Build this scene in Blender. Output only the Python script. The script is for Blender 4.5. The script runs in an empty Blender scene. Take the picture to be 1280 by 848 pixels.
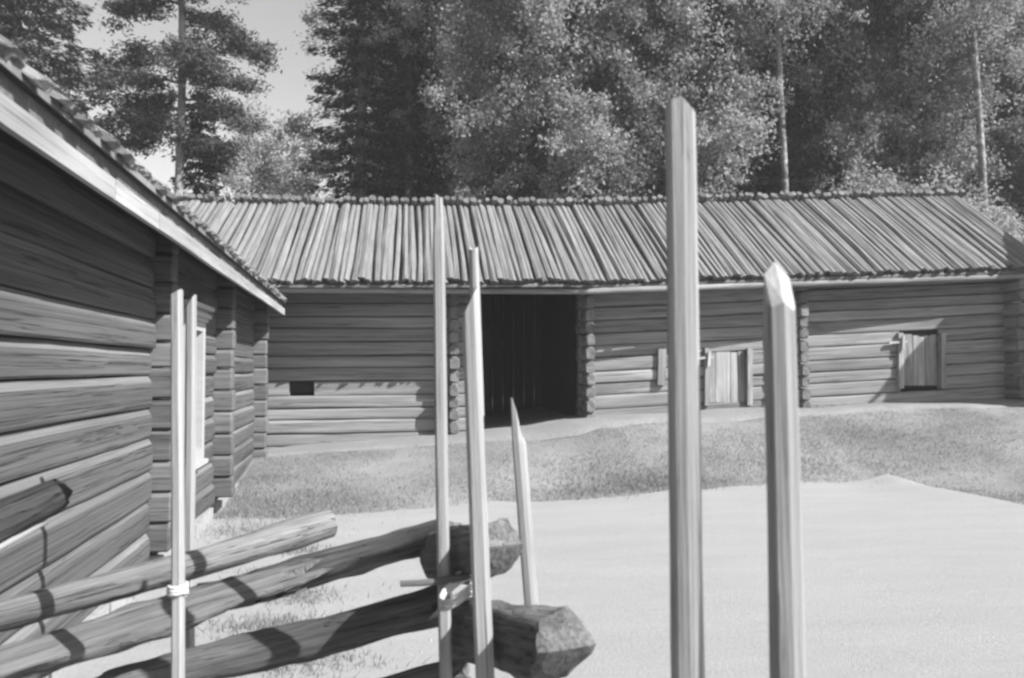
import bpy, math, random
import numpy as np
from mathutils import Vector, Matrix, noise

random.seed(7)
rng = np.random.default_rng(7)
sc = bpy.context.scene
COL = sc.collection
R = math.radians

# ------------------------------------------------------------------ camera
FPX = 1050.0                       # focal length in photo pixels (1280 wide)
EYE = 1.6
PITCH = math.atan(37.0 / FPX)
cam_d = bpy.data.cameras.new('camera')
cam = bpy.data.objects.new('camera', cam_d)
COL.objects.link(cam)
cam.location = (0, 0, EYE)
cam.rotation_euler = (math.pi / 2 + PITCH, 0, 0)
cam_d.sensor_width = 36.0
cam_d.lens = 36.0 * FPX / 1280.0
cam_d.clip_start = 0.05
cam_d.clip_end = 2000.0
cam_d.dof.use_dof = True
cam_d.dof.focus_distance = 8.0
cam_d.dof.aperture_fstop = 3.4
sc.camera = cam

# ------------------------------------------------------------------ sky, sun, exposure
TO_SUN = Vector((1.934, -0.968, 1.8)).normalized()
SUN_EL = math.asin(TO_SUN.z)
SUN_AZ = math.atan2(TO_SUN.x, TO_SUN.y)
world = bpy.data.worlds.new('World')
sc.world = world
world.use_nodes = True
wn = world.node_tree
for n in list(wn.nodes):
    wn.nodes.remove(n)
w_out = wn.nodes.new('ShaderNodeOutputWorld')
w_bg = wn.nodes.new('ShaderNodeBackground')
w_bw = wn.nodes.new('ShaderNodeRGBToBW')
w_sky = wn.nodes.new('ShaderNodeTexSky')
w_sky.sky_type = 'NISHITA'
w_sky.sun_disc = False
w_sky.sun_elevation = SUN_EL
w_sky.sun_rotation = SUN_AZ
w_sky.air_density = 1.0
w_sky.dust_density = 1.0
wn.links.new(w_sky.outputs[0], w_bw.inputs[0])
wn.links.new(w_bw.outputs[0], w_bg.inputs[0])
wn.links.new(w_bg.outputs[0], w_out.inputs[0])
w_bg.inputs[1].default_value = 0.105
sun_d = bpy.data.lights.new('sun', 'SUN')
sun_d.energy = 5.0
sun_d.angle = R(0.5)
sun_d.color = (1.0, 1.0, 1.0)
sun = bpy.data.objects.new('sun', sun_d)
COL.objects.link(sun)
sun.location = (10, -5, 20)
sun.rotation_euler = TO_SUN.to_track_quat('Z', 'Y').to_euler()
sc.view_settings.view_transform = 'Standard'
sc.view_settings.look = 'None'
sc.view_settings.exposure = 1.15
sc.view_settings.gamma = 1.0
sc.cycles.filter_width = 2.6

# ------------------------------------------------------------------ helpers
def P(u, v, d):
    """photo pixel -> world point at forward distance d (used once, to place real things)"""
    xc = (u - 640) / FPX
    yc = -(v - 424) / FPX
    yw = math.cos(PITCH) - yc * math.sin(PITCH)
    zw = math.sin(PITCH) + yc * math.cos(PITCH)
    k = d / yw
    return Vector((xc * k, d, EYE + zw * k))

def interp(x, xs, ys):
    return float(np.interp(x, xs, ys))

class MB:
    def __init__(s):
        s.v = []; s.f = []; s.m = []
    def add(s, vs, fs, mi=0):
        b = len(s.v)
        s.v += [tuple(p) for p in vs]
        for f in fs:
            s.f.append([b + i for i in f]); s.m.append(mi)
    def box(s, x0, x1, y0, y1, z0, z1, mi=0):
        s.add([(x0,y0,z0),(x1,y0,z0),(x1,y1,z0),(x0,y1,z0),(x0,y0,z1),(x1,y0,z1),(x1,y1,z1),(x0,y1,z1)],
              [(0,3,2,1),(4,5,6,7),(0,1,5,4),(1,2,6,5),(2,3,7,6),(3,0,4,7)], mi)
    def mesh(s, name, mats, smooth=False):
        me = bpy.data.meshes.new(name)
        me.from_pydata(s.v, [], s.f)
        for m in mats:
            me.materials.append(m)
        me.polygons.foreach_set('material_index', s.m)
        if smooth:
            me.polygons.foreach_set('use_smooth', [smooth] * len(s.f))
        me.update()
        return me

def link(name, mesh, parent=None, M=None):
    o = bpy.data.objects.new(name, mesh)
    COL.objects.link(o)
    if parent is not None:
        o.parent = parent
    if M is not None:
        o.matrix_basis = M
    return o

def thing(name, label, cat, loc=(0, 0, 0), rz=0.0, group=None, mesh=None, M=None):
    o = bpy.data.objects.new(name, mesh)
    COL.objects.link(o)
    if M is not None:
        o.matrix_basis = M
    else:
        o.location = loc
        o.rotation_euler = (0, 0, rz)
    o['label'] = label
    o['category'] = cat
    if group:
        o['group'] = group
    return o

def axis_M(p0, p1, up=Vector((0, 0, 1)), roll=0.0):
    x = (Vector(p1) - Vector(p0)).normalized()
    if abs(x.dot(up)) > 0.95:
        up = Vector((0, -1, 0))
    y = up.cross(x).normalized()
    z = x.cross(y)
    m = Matrix((x, y, z)).transposed().to_4x4()
    m.translation = Vector(p0)
    return m @ Matrix.Rotation(roll, 4, 'X')

def nz(x, y, z, s=1.0):
    return noise.noise(Vector((x * s, y * s, z * s)))

def log_mesh(name, L, r0, r1, mats, n=8, segs=2, rough=0.06, bend=0.0, jag0=0.0, jag1=0.0, seed=0, flat=None, smooth=True, capdome=0.0, sl0=0.0, sl1=(0.0, 0.0, 0.0)):
    def fx(y, z):
        return sl1[0] * y - (sl1[1] * z if z > 0 else -sl1[2] * z)
    """a log along local X: side material 0, end-grain material 1"""
    rd = random.Random(seed)
    b = MB()
    ph = rd.uniform(0, 6.28)
    rings = []
    j0 = [rd.uniform(0, jag0) for _ in range(n)]; j1 = [rd.uniform(0, jag1) for _ in range(n)]
    for i in range(segs + 1):
        t = i / segs
        x = L * t
        r = r0 + (r1 - r0) * t
        cy = bend * math.sin(math.pi * t) * math.cos(ph)
        cz = bend * math.sin(math.pi * t) * math.sin(ph)
        ring = []
        for k in range(n):
            a = 2 * math.pi * k / n
            q = r * (1 + rough * 2 * nz(math.cos(a) * 1.3 + seed * 3.1, math.sin(a) * 1.3, x * 1.8 + seed) + (rough * 0.9 * nz(math.cos(a) * 3.1 + seed, math.sin(a) * 3.1, x * 8.0) if n >= 14 else 0))
            py, pz = q * math.cos(a), q * math.sin(a)
            if flat is not None and pz > r * flat:
                pz = r * flat + (pz - r * flat) * 0.1
            xx = x
            if jag0: xx = max(xx, j0[k] + 0.0008 * i)
            if i == 0 and sl0: xx += sl0 * (r - pz)
            if jag1 or any(sl1): xx = min(xx, L + fx(py, pz) - j1[k] - 0.0008 * (segs - i))
            ring.append((xx, py + cy, pz + cz))
        rings.append(ring)
    for ring in rings:
        b.v += ring
    for i in range(segs):
        for k in range(n):
            k2 = (k + 1) % n
            b.f.append([i * n + k, i * n + k2, (i + 1) * n + k2, (i + 1) * n + k]); b.m.append(0)
    for end, ring in ((0, rings[0]), (1, rings[-1])):
        c = Vector((0, 0, 0))
        for p in ring: c += Vector(p)
        c /= n
        c.x += capdome * (1 if end else -1)
        if end and any(sl1): c.x = L + fx(c.y, c.z)
        ci = len(b.v)
        b.v.append(tuple(c))
        base = 0 if end == 0 else segs * n
        # the cap has its own ring so that its edge stays crisp
        cb = len(b.v)
        b.v += ring
        inner = cb
        if n >= 10:
            for q in (0.72, 0.42):
                nb_ = len(b.v)
                for k, p in enumerate(ring):
                    w = Vector(p).lerp(c, 1 - q)
                    if end and any(sl1): w.x = L + fx(w.y, w.z)
                    w.x += 0.05 * r1 * nz(k * 0.6 + seed, q * 5, end)
                    b.v.append(tuple(w))
                for k in range(n):
                    k2 = (k + 1) % n
                    f = [inner + k, inner + k2, nb_ + k2, nb_ + k]
                    b.f.append(f[::-1] if end == 0 else f); b.m.append(1)
                inner = nb_
        for k in range(n):
            k2 = (k + 1) % n
            b.f.append([ci, inner + k2, inner + k] if end == 0 else [ci, inner + k, inner + k2]); b.m.append(1)
    me = b.mesh(name, mats)
    if smooth:
        sm = [m == 0 for m in b.m]
        me.polygons.foreach_set('use_smooth', sm)
    return me

# ------------------------------------------------------------------ materials
def new_mat(name):
    m = bpy.data.materials.new(name)
    m.use_nodes = True
    nt = m.node_tree
    for n in list(nt.nodes):
        nt.nodes.remove(n)
    out = nt.nodes.new('ShaderNodeOutputMaterial')
    bs = nt.nodes.new('ShaderNodeBsdfPrincipled')
    bs.inputs['Specular IOR Level'].default_value = 0.25
    nt.links.new(bs.outputs[0], out.inputs[0])
    return m, nt, bs, out

def ramp(nt, pts):
    r = nt.nodes.new('ShaderNodeValToRGB')
    el = r.color_ramp.elements
    while len(el) > 1:
        el.remove(el[-1])
    el[0].position = pts[0][0]; el[0].color = (pts[0][1],) * 3 + (1,)
    for p, c in pts[1:]:
        e = el.new(p); e.color = (c, c, c, 1)
    return r

def math_n(nt, op, a=None, b=None, clamp=False):
    n = nt.nodes.new('ShaderNodeMath'); n.operation = op; n.use_clamp = clamp
    for i, s in enumerate((a, b)):
        if s is None: continue
        if isinstance(s, (int, float)): n.inputs[i].default_value = s
        else: nt.links.new(s, n.inputs[i])
    return n.outputs[0]

def wood(name, lo, hi, grain=22.0, along=1.2, crack=0.6, bump=0.5, var=0.25, rough=0.85, blotch=0.3, axis='X'):
    m, nt, bs, out = new_mat(name)
    tc = nt.nodes.new('ShaderNodeTexCoord')
    oi = nt.nodes.new('ShaderNodeObjectInfo')
    off = nt.nodes.new('ShaderNodeVectorMath'); off.operation = 'ADD'
    comb = nt.nodes.new('ShaderNodeCombineXYZ')
    rr = math_n(nt, 'MULTIPLY', oi.outputs['Random'], 57.0)
    for i in range(3): nt.links.new(rr, comb.inputs[i])
    nt.links.new(tc.outputs['Object'], off.inputs[0]); nt.links.new(comb.outputs[0], off.inputs[1])
    def stretched(sa, sx, detail, rgh=0.6):
        mp = nt.nodes.new('ShaderNodeMapping')
        sv = {'X': (sa, sx, sx), 'Y': (sx, sa, sx), 'Z': (sx, sx, sa)}[axis]
        mp.inputs['Scale'].default_value = sv
        nt.links.new(off.outputs[0], mp.inputs[0])
        nn = nt.nodes.new('ShaderNodeTexNoise')
        nn.inputs['Scale'].default_value = 1.0
        nn.inputs['Detail'].default_value = detail
        nn.inputs['Roughness'].default_value = rgh
        nt.links.new(mp.outputs[0], nn.inputs[0])
        return nn.outputs[0]
    g = stretched(along, grain, 6.0, 0.7)
    c = stretched(along * 0.22, grain * 0.6, 3.0)
    bl = stretched(along * 0.6, 3.0, 3.0)
    rp = ramp(nt, [(0.30, lo), (0.72, hi)])
    nt.links.new(g, rp.inputs[0])
    # checks: thin dark cracks along the grain
    cd = math_n(nt, 'ABSOLUTE', math_n(nt, 'SUBTRACT', c, 0.5))
    cm = nt.nodes.new('ShaderNodeMapRange')
    cm.inputs[1].default_value = 0.0; cm.inputs[2].default_value = 0.014
    cm.inputs[3].default_value = 1.0 - crack; cm.inputs[4].default_value = 1.0
    nt.links.new(cd, cm.inputs[0])
    v = nt.nodes.new('ShaderNodeMapRange')
    v.inputs[3].default_value = 1.0 - var; v.inputs[4].default_value = 1.0 + var
    nt.links.new(oi.outputs['Random'], v.inputs[0])
    b2 = nt.nodes.new('ShaderNodeMapRange')
    b2.inputs[1].default_value = 0.3; b2.inputs[2].default_value = 0.7
    b2.inputs[3].default_value = 1.0 - blotch; b2.inputs[4].default_value = 1.0 + blotch
    nt.links.new(bl, b2.inputs[0])
    k = math_n(nt, 'MULTIPLY', math_n(nt, 'MULTIPLY', cm.outputs[0], v.outputs[0]), b2.outputs[0])
    val = math_n(nt, 'MULTIPLY', rp.outputs[0], k)
    cc = nt.nodes.new('ShaderNodeCombineColor')
    for i in range(3): nt.links.new(val, cc.inputs[i])
    nt.links.new(cc.outputs[0], bs.inputs['Base Color'])
    bs.inputs['Roughness'].default_value = rough
    bp = nt.nodes.new('ShaderNodeBump')
    bp.inputs['Strength'].default_value = bump
    bp.inputs['Distance'].default_value = 0.012
    hgt = math_n(nt, 'MULTIPLY', g, cm.outputs[0])
    nt.links.new(hgt, bp.inputs['Height'])
    nt.links.new(bp.outputs[0], bs.inputs['Normal'])
    return m

def speckle(name, pts, scale, detail=8.0, bump=0.4, dist=0.02, big=None, rough=0.95, coord='Object', bscale=None):
    """isotropic ground / stone material"""
    m, nt, bs, out = new_mat(name)
    tc = nt.nodes.new('ShaderNodeTexCoord')
    nn = nt.nodes.new('ShaderNodeTexNoise')
    nn.inputs['Scale'].default_value = scale
    nn.inputs['Detail'].default_value = detail
    nn.inputs['Roughness'].default_value = 0.75
    nt.links.new(tc.outputs[coord], nn.inputs[0])
    rp = ramp(nt, pts)
    nt.links.new(nn.outputs[0], rp.inputs[0])
    col = rp.outputs[0]
    if big:
        n2 = nt.nodes.new('ShaderNodeTexNoise')
        n2.inputs['Scale'].default_value = big[0]; n2.inputs['Detail'].default_value = 4
        nt.links.new(tc.outputs[coord], n2.inputs[0])
        mr = nt.nodes.new('ShaderNodeMapRange')
        mr.inputs[1].default_value = 0.3; mr.inputs[2].default_value = 0.7
        mr.inputs[3].default_value = 1 - big[1]; mr.inputs[4].default_value = 1 + big[1]
        nt.links.new(n2.outputs[0], mr.inputs[0])
        vm = nt.nodes.new('ShaderNodeVectorMath'); vm.operation = 'SCALE'
        nt.links.new(col, vm.inputs[0]); nt.links.new(mr.outputs[0], vm.inputs['Scale'])
        col = vm.outputs[0]
    nt.links.new(col, bs.inputs['Base Color'])
    bs.inputs['Roughness'].default_value = rough
    bp = nt.nodes.new('ShaderNodeBump')
    bp.inputs['Strength'].default_value = bump; bp.inputs['Distance'].default_value = dist
    nt.links.new(nn.outputs[0], bp.inputs['Height'])
    nt.links.new(bp.outputs[0], bs.inputs['Normal'])
    return m

def leaf_mat(name, base, trans=0.35, var=0.35):
    m, nt, bs, out = new_mat(name)
    geo = nt.nodes.new('ShaderNodeNewGeometry')
    oi = nt.nodes.new('ShaderNodeObjectInfo')
    mr = nt.nodes.new('ShaderNodeMapRange')
    mr.inputs[3].default_value = base * (1 - var); mr.inputs[4].default_value = base * (1 + var)
    nt.links.new(geo.outputs['Random Per Island'], mr.inputs[0])
    m2 = nt.nodes.new('ShaderNodeMapRange')
    m2.inputs[3].default_value = 0.85; m2.inputs[4].default_value = 1.15
    nt.links.new(oi.outputs['Random'], m2.inputs[0])
    val = math_n(nt, 'MULTIPLY', mr.outputs[0], m2.outputs[0])
    cc = nt.nodes.new('ShaderNodeCombineColor')
    for i in range(3): nt.links.new(val, cc.inputs[i])
    nt.links.new(cc.outputs[0], bs.inputs['Base Color'])
    bs.inputs['Roughness'].default_value = 0.7
    bs.inputs['Specular IOR Level'].default_value = 0.08
    tr = nt.nodes.new('ShaderNodeBsdfTranslucent')
    nt.links.new(cc.outputs[0], tr.inputs[0])
    mx = nt.nodes.new('ShaderNodeMixShader')
    mx.inputs[0].default_value = trans
    nt.links.new(bs.outputs[0], mx.inputs[1]); nt.links.new(tr.outputs[0], mx.inputs[2])
    nt.links.new(mx.outputs[0], out.inputs[0])
    return m

M_WALL   = wood('old_dark_log', 0.058, 0.118, grain=46, along=0.5, crack=0.8, bump=0.9, var=0.14, blotch=0.2)
M_WALLB  = wood('painted_sunlit_log_edge', 0.095, 0.17, grain=46, along=0.5, crack=0.4, bump=0.5, var=0.12, blotch=0.25)  # lighter top bevels: the sun's catch on the logs is painted into the colour
M_WALLX  = wood('old_dark_cross_log', 0.07, 0.15, grain=26, along=1.5, crack=0.6, bump=0.5, var=0.15)
M_BARN   = wood('weathered_barn_log', 0.14, 0.28, grain=22, along=0.6, crack=0.7, bump=0.6, var=0.15)
M_BARNX  = wood('barn_log_end_grain', 0.09, 0.20, grain=30, along=30, crack=0.5, bump=0.5, var=0.2)
M_PLANK  = wood('weathered_plank', 0.16, 0.33, grain=28, along=1.4, crack=0.6, bump=0.5, var=0.2)
M_ROOF   = wood('grey_roof_pole', 0.130, 0.192, grain=30, along=1.8, crack=0.4, bump=0.7, var=0.12, blotch=0.16)
M_ROOFX  = wood('roof_pole_end', 0.085, 0.16, grain=40, along=40, crack=0.4, bump=0.4, var=0.25)
M_DECK   = wood('dark_underlay', 0.13, 0.20, grain=10, along=2)
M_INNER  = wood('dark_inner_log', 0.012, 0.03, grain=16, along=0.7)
M_POST   = wood('split_fence_wood', 0.20, 0.33, grain=70, along=1.3, crack=0.5, bump=0.5, var=0.08, blotch=0.16)
M_CUT    = wood('fresh_cut_wood', 0.28, 0.42, grain=60, along=6, crack=0.3, bump=0.3, var=0.05)
M_RAIL   = wood('grey_bark_rail', 0.07, 0.19, grain=45, along=1.6, crack=0.7, bump=1.0, var=0.15, blotch=0.5)
M_TRUNKR = wood('dark_rotten_wood', 0.010, 0.055, grain=34, along=2.0, crack=0.9, bump=1.0, var=0.1, blotch=0.5)
M_RAILX  = wood('rail_end_grain', 0.09, 0.21, grain=70, along=25, crack=0.7, bump=1.0, var=0.1, axis='Z')
M_WHITE  = wood('white_paint', 0.31, 0.36, grain=30, along=2, crack=0.15, bump=0.15, var=0.02, blotch=0.05)
M_FASCIA = wood('pale_fascia_board', 0.24, 0.36, grain=26, along=0.9, crack=0.4, bump=0.3, var=0.08)
M_FASC2  = wood('grey_fascia_board', 0.09, 0.17, grain=26, along=0.9, crack=0.5, bump=0.4, var=0.1)
M_SHAKE  = wood('old_roof_shake', 0.13, 0.28, grain=22, along=3, crack=0.6, bump=0.7, var=0.35)
M_WITHE  = wood('birch_withe', 0.42, 0.6, grain=60, along=3, crack=0.3, bump=0.4, var=0.1)
M_TRUNK  = wood('dark_bark', 0.07, 0.18, grain=9, along=3, crack=0.6, bump=1.0, var=0.2, axis='Z')
M_PINEB  = wood('pine_bark', 0.12, 0.26, grain=9, along=3, crack=0.6, bump=1.0, var=0.1, axis='Z')
M_BIRCHB = wood('birch_bark', 0.07, 0.30, grain=3, along=7, crack=0.8, bump=0.4, var=0.1, blotch=0.6, axis='Z')
M_STONE  = speckle('pale_foundation_stone', [(0.3, 0.22), (0.7, 0.36)], 14, bump=0.5)
M_GRAVEL = speckle('pale_sandy_gravel', [(0.30, 0.235), (0.52, 0.295), (0.75, 0.355)], 60, detail=8, bump=0.6, dist=0.02, big=(0.6, 0.07))
_nt = M_GRAVEL.node_tree
_n2 = [n for n in _nt.nodes if n.type == 'TEX_NOISE' and abs(n.inputs['Scale'].default_value - 0.6) < 1e-3][0]
_mp = _nt.nodes.new('ShaderNodeMapping'); _mp.inputs['Scale'].default_value = (1.2, 4.0, 1.0); _mp.inputs['Rotation'].default_value = (0, 0, 0.06)
_tc = [n for n in _nt.nodes if n.type == 'TEX_COORD'][0]
_nt.links.new(_tc.outputs['Object'], _mp.inputs[0]); _nt.links.new(_mp.outputs[0], _n2.inputs[0])
_n2.inputs['Detail'].default_value = 8; _n2.inputs['Roughness'].default_value = 0.7
M_LAWN   = speckle('short_lawn', [(0.3, 0.165), (0.7, 0.25)], 26, bump=0.5, dist=0.04, big=(0.7, 0.22))
M_PATH   = speckle('trodden_earth', [(0.3, 0.16), (0.7, 0.25)], 22, bump=0.5, big=(1.2, 0.12))
M_GRASS  = leaf_mat('grass_blade', 0.245, 0.35, 0.25)
M_LEAF   = leaf_mat('birch_leaf', 0.30, 0.5, 0.18)
M_LEAF3  = leaf_mat('dark_alder_leaf', 0.15, 0.4, 0.2)
M_LEAF2  = leaf_mat('pale_aspen_leaf', 0.36, 0.45)
M_SPRUCE = leaf_mat('spruce_needle', 0.04, 0.08)
M_SPRUC2 = leaf_mat('grey_green_spruce_needle', 0.095, 0.15)
M_PINEN  = leaf_mat('pine_needle', 0.10, 0.15)
M_GLASS, _nt, _bs, _o = new_mat('window_glass')
_bs.inputs['Base Color'].default_value = (0.03, 0.03, 0.03, 1)
_bs.inputs['Roughness'].default_value = 0.08
M_VOID, _nt, _bs, _o = new_mat('dark_void')  # near-black boards stand in for the darkness inside vents and behind hatches
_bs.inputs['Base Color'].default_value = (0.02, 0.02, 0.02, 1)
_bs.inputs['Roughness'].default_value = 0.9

# ------------------------------------------------------------------ terrain
BA = math.atan(0.124)              # the barn front is turned this much from the picture plane
BX, BY = 0.0, 14.0                 # point of the barn front on the optical axis
cB, sB = math.cos(BA), math.sin(BA)
def to_barn(x, y):
    dx, dy = x - BX, y - BY
    return dx * cB + dy * sB, -dx * sB + dy * cB
EDGE_X = [-9, -2.45, 0.0, 2.2, 4.0, 4.9, 5.15, 5.4, 7.0, 11, 20]
EDGE_Y = [8.9, 9.2, 10.1, 10.5, 10.85, 10.95, 10.1, 8.9, 5.5, 3.0, 2.0]
def yard_edge(x):
    return interp(x, EDGE_X, EDGE_Y) + 0.06 * nz(x, 3.3, 0, 2.3) + 0.03 * nz(x, 1, 0, 9.0)
def z_base(s):
    return interp(s, [-20, -9, -4, -1.3, 0.2, 1.4, 4.9, 9, 14, 40, 90], [0.1, 0.2, 0.30, 0.50, 0.62, 0.80, 0.93, 1.05, 1.3, 3.0, 5.0])
def z_yard(x):
    return 0.03 * min(max(x, 0), 12) - 0.01 * min(max(-x - 3, 0), 10)
def ground_z(x, y):
    s, t = to_barn(x, y)
    ye = interp(x, EDGE_X, EDGE_Y) - 0.1 if x < 4.6 else interp(x, [4.6, 7, 12], [10.8, 9.0, 6.5])
    yb = y - t / cB - 0.6                      # ground line in front of the barn at this x
    k = (y - ye) / max(yb - ye, 0.5)
    k = min(max(k, 0.0), 1.0)
    k = k * k * (3 - 2 * k) * 0.45 + k * 0.55
    z = z_yard(x) * (1 - k) + z_base(s) * k
    if t > 6:
        z += 0.05 * min(t - 6, 60)
    if t > 1 or y < 9.3: bump = 0.0
    else: bump = 0.05 * nz(x, y, 0, 0.8) * min(1, (y - 9.3))
    return z + bump

xs = np.unique(np.concatenate([np.linspace(-12, 14, 105), np.array([-900, -400, -150, -60, -35, -22, -16, 18, 25, 40, 65, 150, 400, 900])]))
ys = np.unique(np.concatenate([np.linspace(-4, 24, 113), np.array([-900, -300, -80, -30, -12, 28, 34, 42, 55, 70, 120, 300, 900])]))
b = MB()
vs = [(x, y, ground_z(x, y)) for y in ys for x in xs]
nx = len(xs)
fs = [(j * nx + i, j * nx + i + 1, (j + 1) * nx + i + 1, (j + 1) * nx + i) for j in range(len(ys) - 1) for i in range(nx - 1)]
b.add(vs, fs)
g = link('lawn', b.mesh('lawn', [M_LAWN], True)); g['kind'] = 'structure'

# gravel yard sheet, 8 mm above the lawn sheet
b = MB()
gx = np.linspace(-9, 20, 233); NV = 60
for x in gx:
    ye = yard_edge(x)
    for j in range(NV + 1):
        y = -8 + (ye + 8) * (j / NV)
        edge = 0.012
        z = max(ground_z(x, y), max(ground_z(x + dx, y + dy) for dx in (-.12, .12) for dy in (-.12, .12))) + edge
        if j == NV: z -= 0.03
        b.v.append((x, y, z))
for i in range(len(gx) - 1):
    for j in range(NV):
        a = i * (NV + 1) + j
        b.f.append([a, a + NV + 1, a + NV + 2, a + 1]); b.m.append(0)
g = link('gravel_yard', b.mesh('gravel_yard', [M_GRAVEL], True)); g['kind'] = 'structure'

# trodden path along the barn front
b = MB()
px = np.linspace(-6, 9.5, 156); NV = 10
for s in px:
    w0 = -0.05
    w1 = -1.05 - 0.25 * nz(s, 0, 4, 0.7) - 0.10 * nz(s, 0, 9, 3.0) - 0.25 * math.exp(-((s - 0.3) / 1.2) ** 2)
    for j in range(NV + 1):
        t = w0 + (w1 - w0) * j / NV
        x = BX + s * cB - t * sB; y = BY + s * sB + t * cB
        z = max(ground_z(x + dx, y + dy) for dx in (-.12, 0, .12) for dy in (-.12, 0, .12)) + 0.010
        if j == NV: z -= 0.04
        b.v.append((x, y, z))
for i in range(len(px) - 1):
    for j in range(NV):
        a = i * (NV + 1) + j
        b.f.append([a, a + 1, a + NV + 2, a + NV + 1]); b.m.append(0)
g = link('earth_path', b.mesh('earth_path', [M_PATH], True)); g['kind'] = 'structure'

# ------------------------------------------------------------------ leaf / blade meshes (numpy)
def quads_mesh(name, V, mat, nper=4):
    """V: (N, nper, 3)"""
    N = len(V)
    me = bpy.data.meshes.new(name)
    me.vertices.add(N * nper)
    me.vertices.foreach_set('co', np.ascontiguousarray(V, dtype=np.float32).reshape(-1))
    me.loops.add(N * nper)
    me.loops.foreach_set('vertex_index', np.arange(N * nper, dtype=np.int32))
    me.polygons.add(N)
    me.polygons.foreach_set('loop_start', np.arange(0, N * nper, nper, dtype=np.int32))
    me.materials.append(mat)
    me.update(calc_edges=True)
    return me

def rand_dirs(n, r=rng):
    v = r.normal(size=(n, 3))
    return v / np.linalg.norm(v, axis=1, keepdims=True)

def diamonds(C, A, B):
    return np.stack([C - A, C + B, C + A, C - B], axis=1)

# ------------------------------------------------------------------ the grey log barn
barn = thing('log_barn', 'long low log barn with a split pole roof and a dark open passage', 'barn', (BX, BY, 0), BA)
def T(s):
    return 0.008 * s if s < 1.1 else 0.0088 + 0.05 * (s - 1.1)
SE, SR0, SR1 = 0.0, -8.0, 9.6
EAVE_Y, EAVE_Z, RIDGE_Y, RIDGE_Z = -1.08, 2.92, 2.12, 4.72

barn_logs = [None] * 6
def barn_log(s0, s1, z0, h, y0=0.0, th=0.17, seed=0, mat=M_BARN):
    """hewn log lying in the front wall; local X along it"""
    rd = random.Random(seed)
    L = s1 - s0
    b = MB()
    n = max(2, int(L / 0.7))
    prof = [(th, 0.0), (0.03, 0.0), (0.005, 0.012), (0.0, 0.04), (0.0, h - 0.035), (0.008, h - 0.014), (0.032, h - 0.002), (th, h - 0.002)]
    m = len(prof)
    for i in range(n + 1):
        x = L * i / n
        o1 = 0.020 * nz(x + s0, z0 * 5, seed, 0.7); o2 = 0.012 * nz(x + s0, z0 * 7, seed + 5, 1.1)
        o3 = 0.012 * nz(x + s0, z0 * 7, seed + 9, 1.1)
        for k, (yy, zz) in enumerate(prof):
            b.v.append((x, yy + (o1 if yy < 0.1 else 0), zz + (o2 if k in (1, 2, 3) else (o3 if k in (4, 5, 6) else 0))))
    for i in range(n):
        for k in range(m):
            k2 = (k + 1) % m
            b.f.append([i * m + k, i * m + k2, (i + 1) * m + k2, (i + 1) * m + k]); b.m.append(0)
    b.f.append(list(range(m))); b.m.append(1)
    b.f.append([n * m + k for k in range(m - 1, -1, -1)]); b.m.append(1)
    me = b.mesh('wall_log', [mat, M_BARNX])
    zs, ze = z0 + T(s0), z0 + T(s1)
    M = axis_M(Vector((s0, y0, zs)), Vector((s1, y0, ze)))
    return link('wall_log', me, barn, M)

LH = 0.212
rl = random.Random(3)
def wall_run(s0, s1, zlo, zhi, holes=(), seed=0):
    """courses of logs between s0 and s1, cut at the holes (sa, sb, za, zb)"""
    z = zlo; i = 0
    while z < zhi - 0.05:
        h = LH * rl.uniform(0.88, 1.12)
        if z + h > zhi: h = zhi - z
        cuts = [(s0, s1)]
        for (sa, sb, za, zb) in holes:
            if z + h * 0.5 > za and z + h * 0.5 < zb:
                new = []
                for a, c in cuts:
                    if sa > a and sb < c: new += [(a, sa), (sb, c)]
                    else: new.append((a, c))
                cuts = new
        for a, c in cuts:
            barn_log(a, c, z, h - 0.006, y0=rl.uniform(-0.014, 0.014), seed=seed * 50 + i)
        z += h; i += 1

cross_me = {}
def cross_column(s, zlo, zhi, prot=0.36, w=0.17, seed=0):
    """the ends of the cross wall logs sticking out at a notched corner"""
    z = zlo + 0.1; i = 0
    rd = random.Random(seed)
    while z < zhi:
        h = LH * rd.uniform(0.9, 1.1)
        L = prot + rd.uniform(-0.05, 0.05) + 0.4
        b = MB(); hw, hh = w / 2 * rd.uniform(.85, 1.0), h / 2 - 0.004
        prof = [(-hw, -hh + .03), (-hw + .03, -hh), (hw - .03, -hh), (hw, -hh + .03), (hw, hh - .05), (hw - .045, hh), (-hw + .045, hh), (-hw, hh - .05)]
        for xx, k in ((0, 1), (L - 0.03, 1), (L, 0.84)):
            for (p, q) in prof: b.v.append((xx + rd.uniform(-.008, .008), p * k, q * k))
        for j in range(2):
            for k in range(8):
                k2 = (k + 1) % 8
                b.f.append([j * 8 + k, j * 8 + k2, j * 8 + 8 + k2, j * 8 + 8 + k]); b.m.append(0 if j == 0 else 1)
        b.f.append(list(range(16, 24))); b.m.append(1)
        link('corner_log_end', b.mesh('corner_log_end', [M_BARN, M_BARNX]), barn, axis_M(Vector((s + rd.uniform(-.012, .012), 0.4, z + T(s))), Vector((s, -1, z + T(s)))))
        z += h; i += 1

TOPZ = 3.12
wall_run(-8.0, -0.72, 0.18, TOPZ, [(-3.62, -3.22, 1.28, 1.50)], 1)
cross_column(-0.98, 0.35, 2.95, 0.34, seed=11)
wall_run(1.14, 4.92, 0.66, TOPZ, [(3.38, 4.08, 0.86, 1.72), (1.70, 1.98, 2.82, 3.0)], 2)
cross_column(1.25, 0.66, 3.0, 0.38, w=0.17, seed=12)
cross_column(4.98, 0.66, 3.0, 0.36, seed=13)
wall_run(5.06, 9.05, 0.66, TOPZ, [(6.92, 7.66, 0.98, 1.88)], 3)
cross_column(9.0, 0.66, 3.0, 0.36, seed=14)

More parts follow.
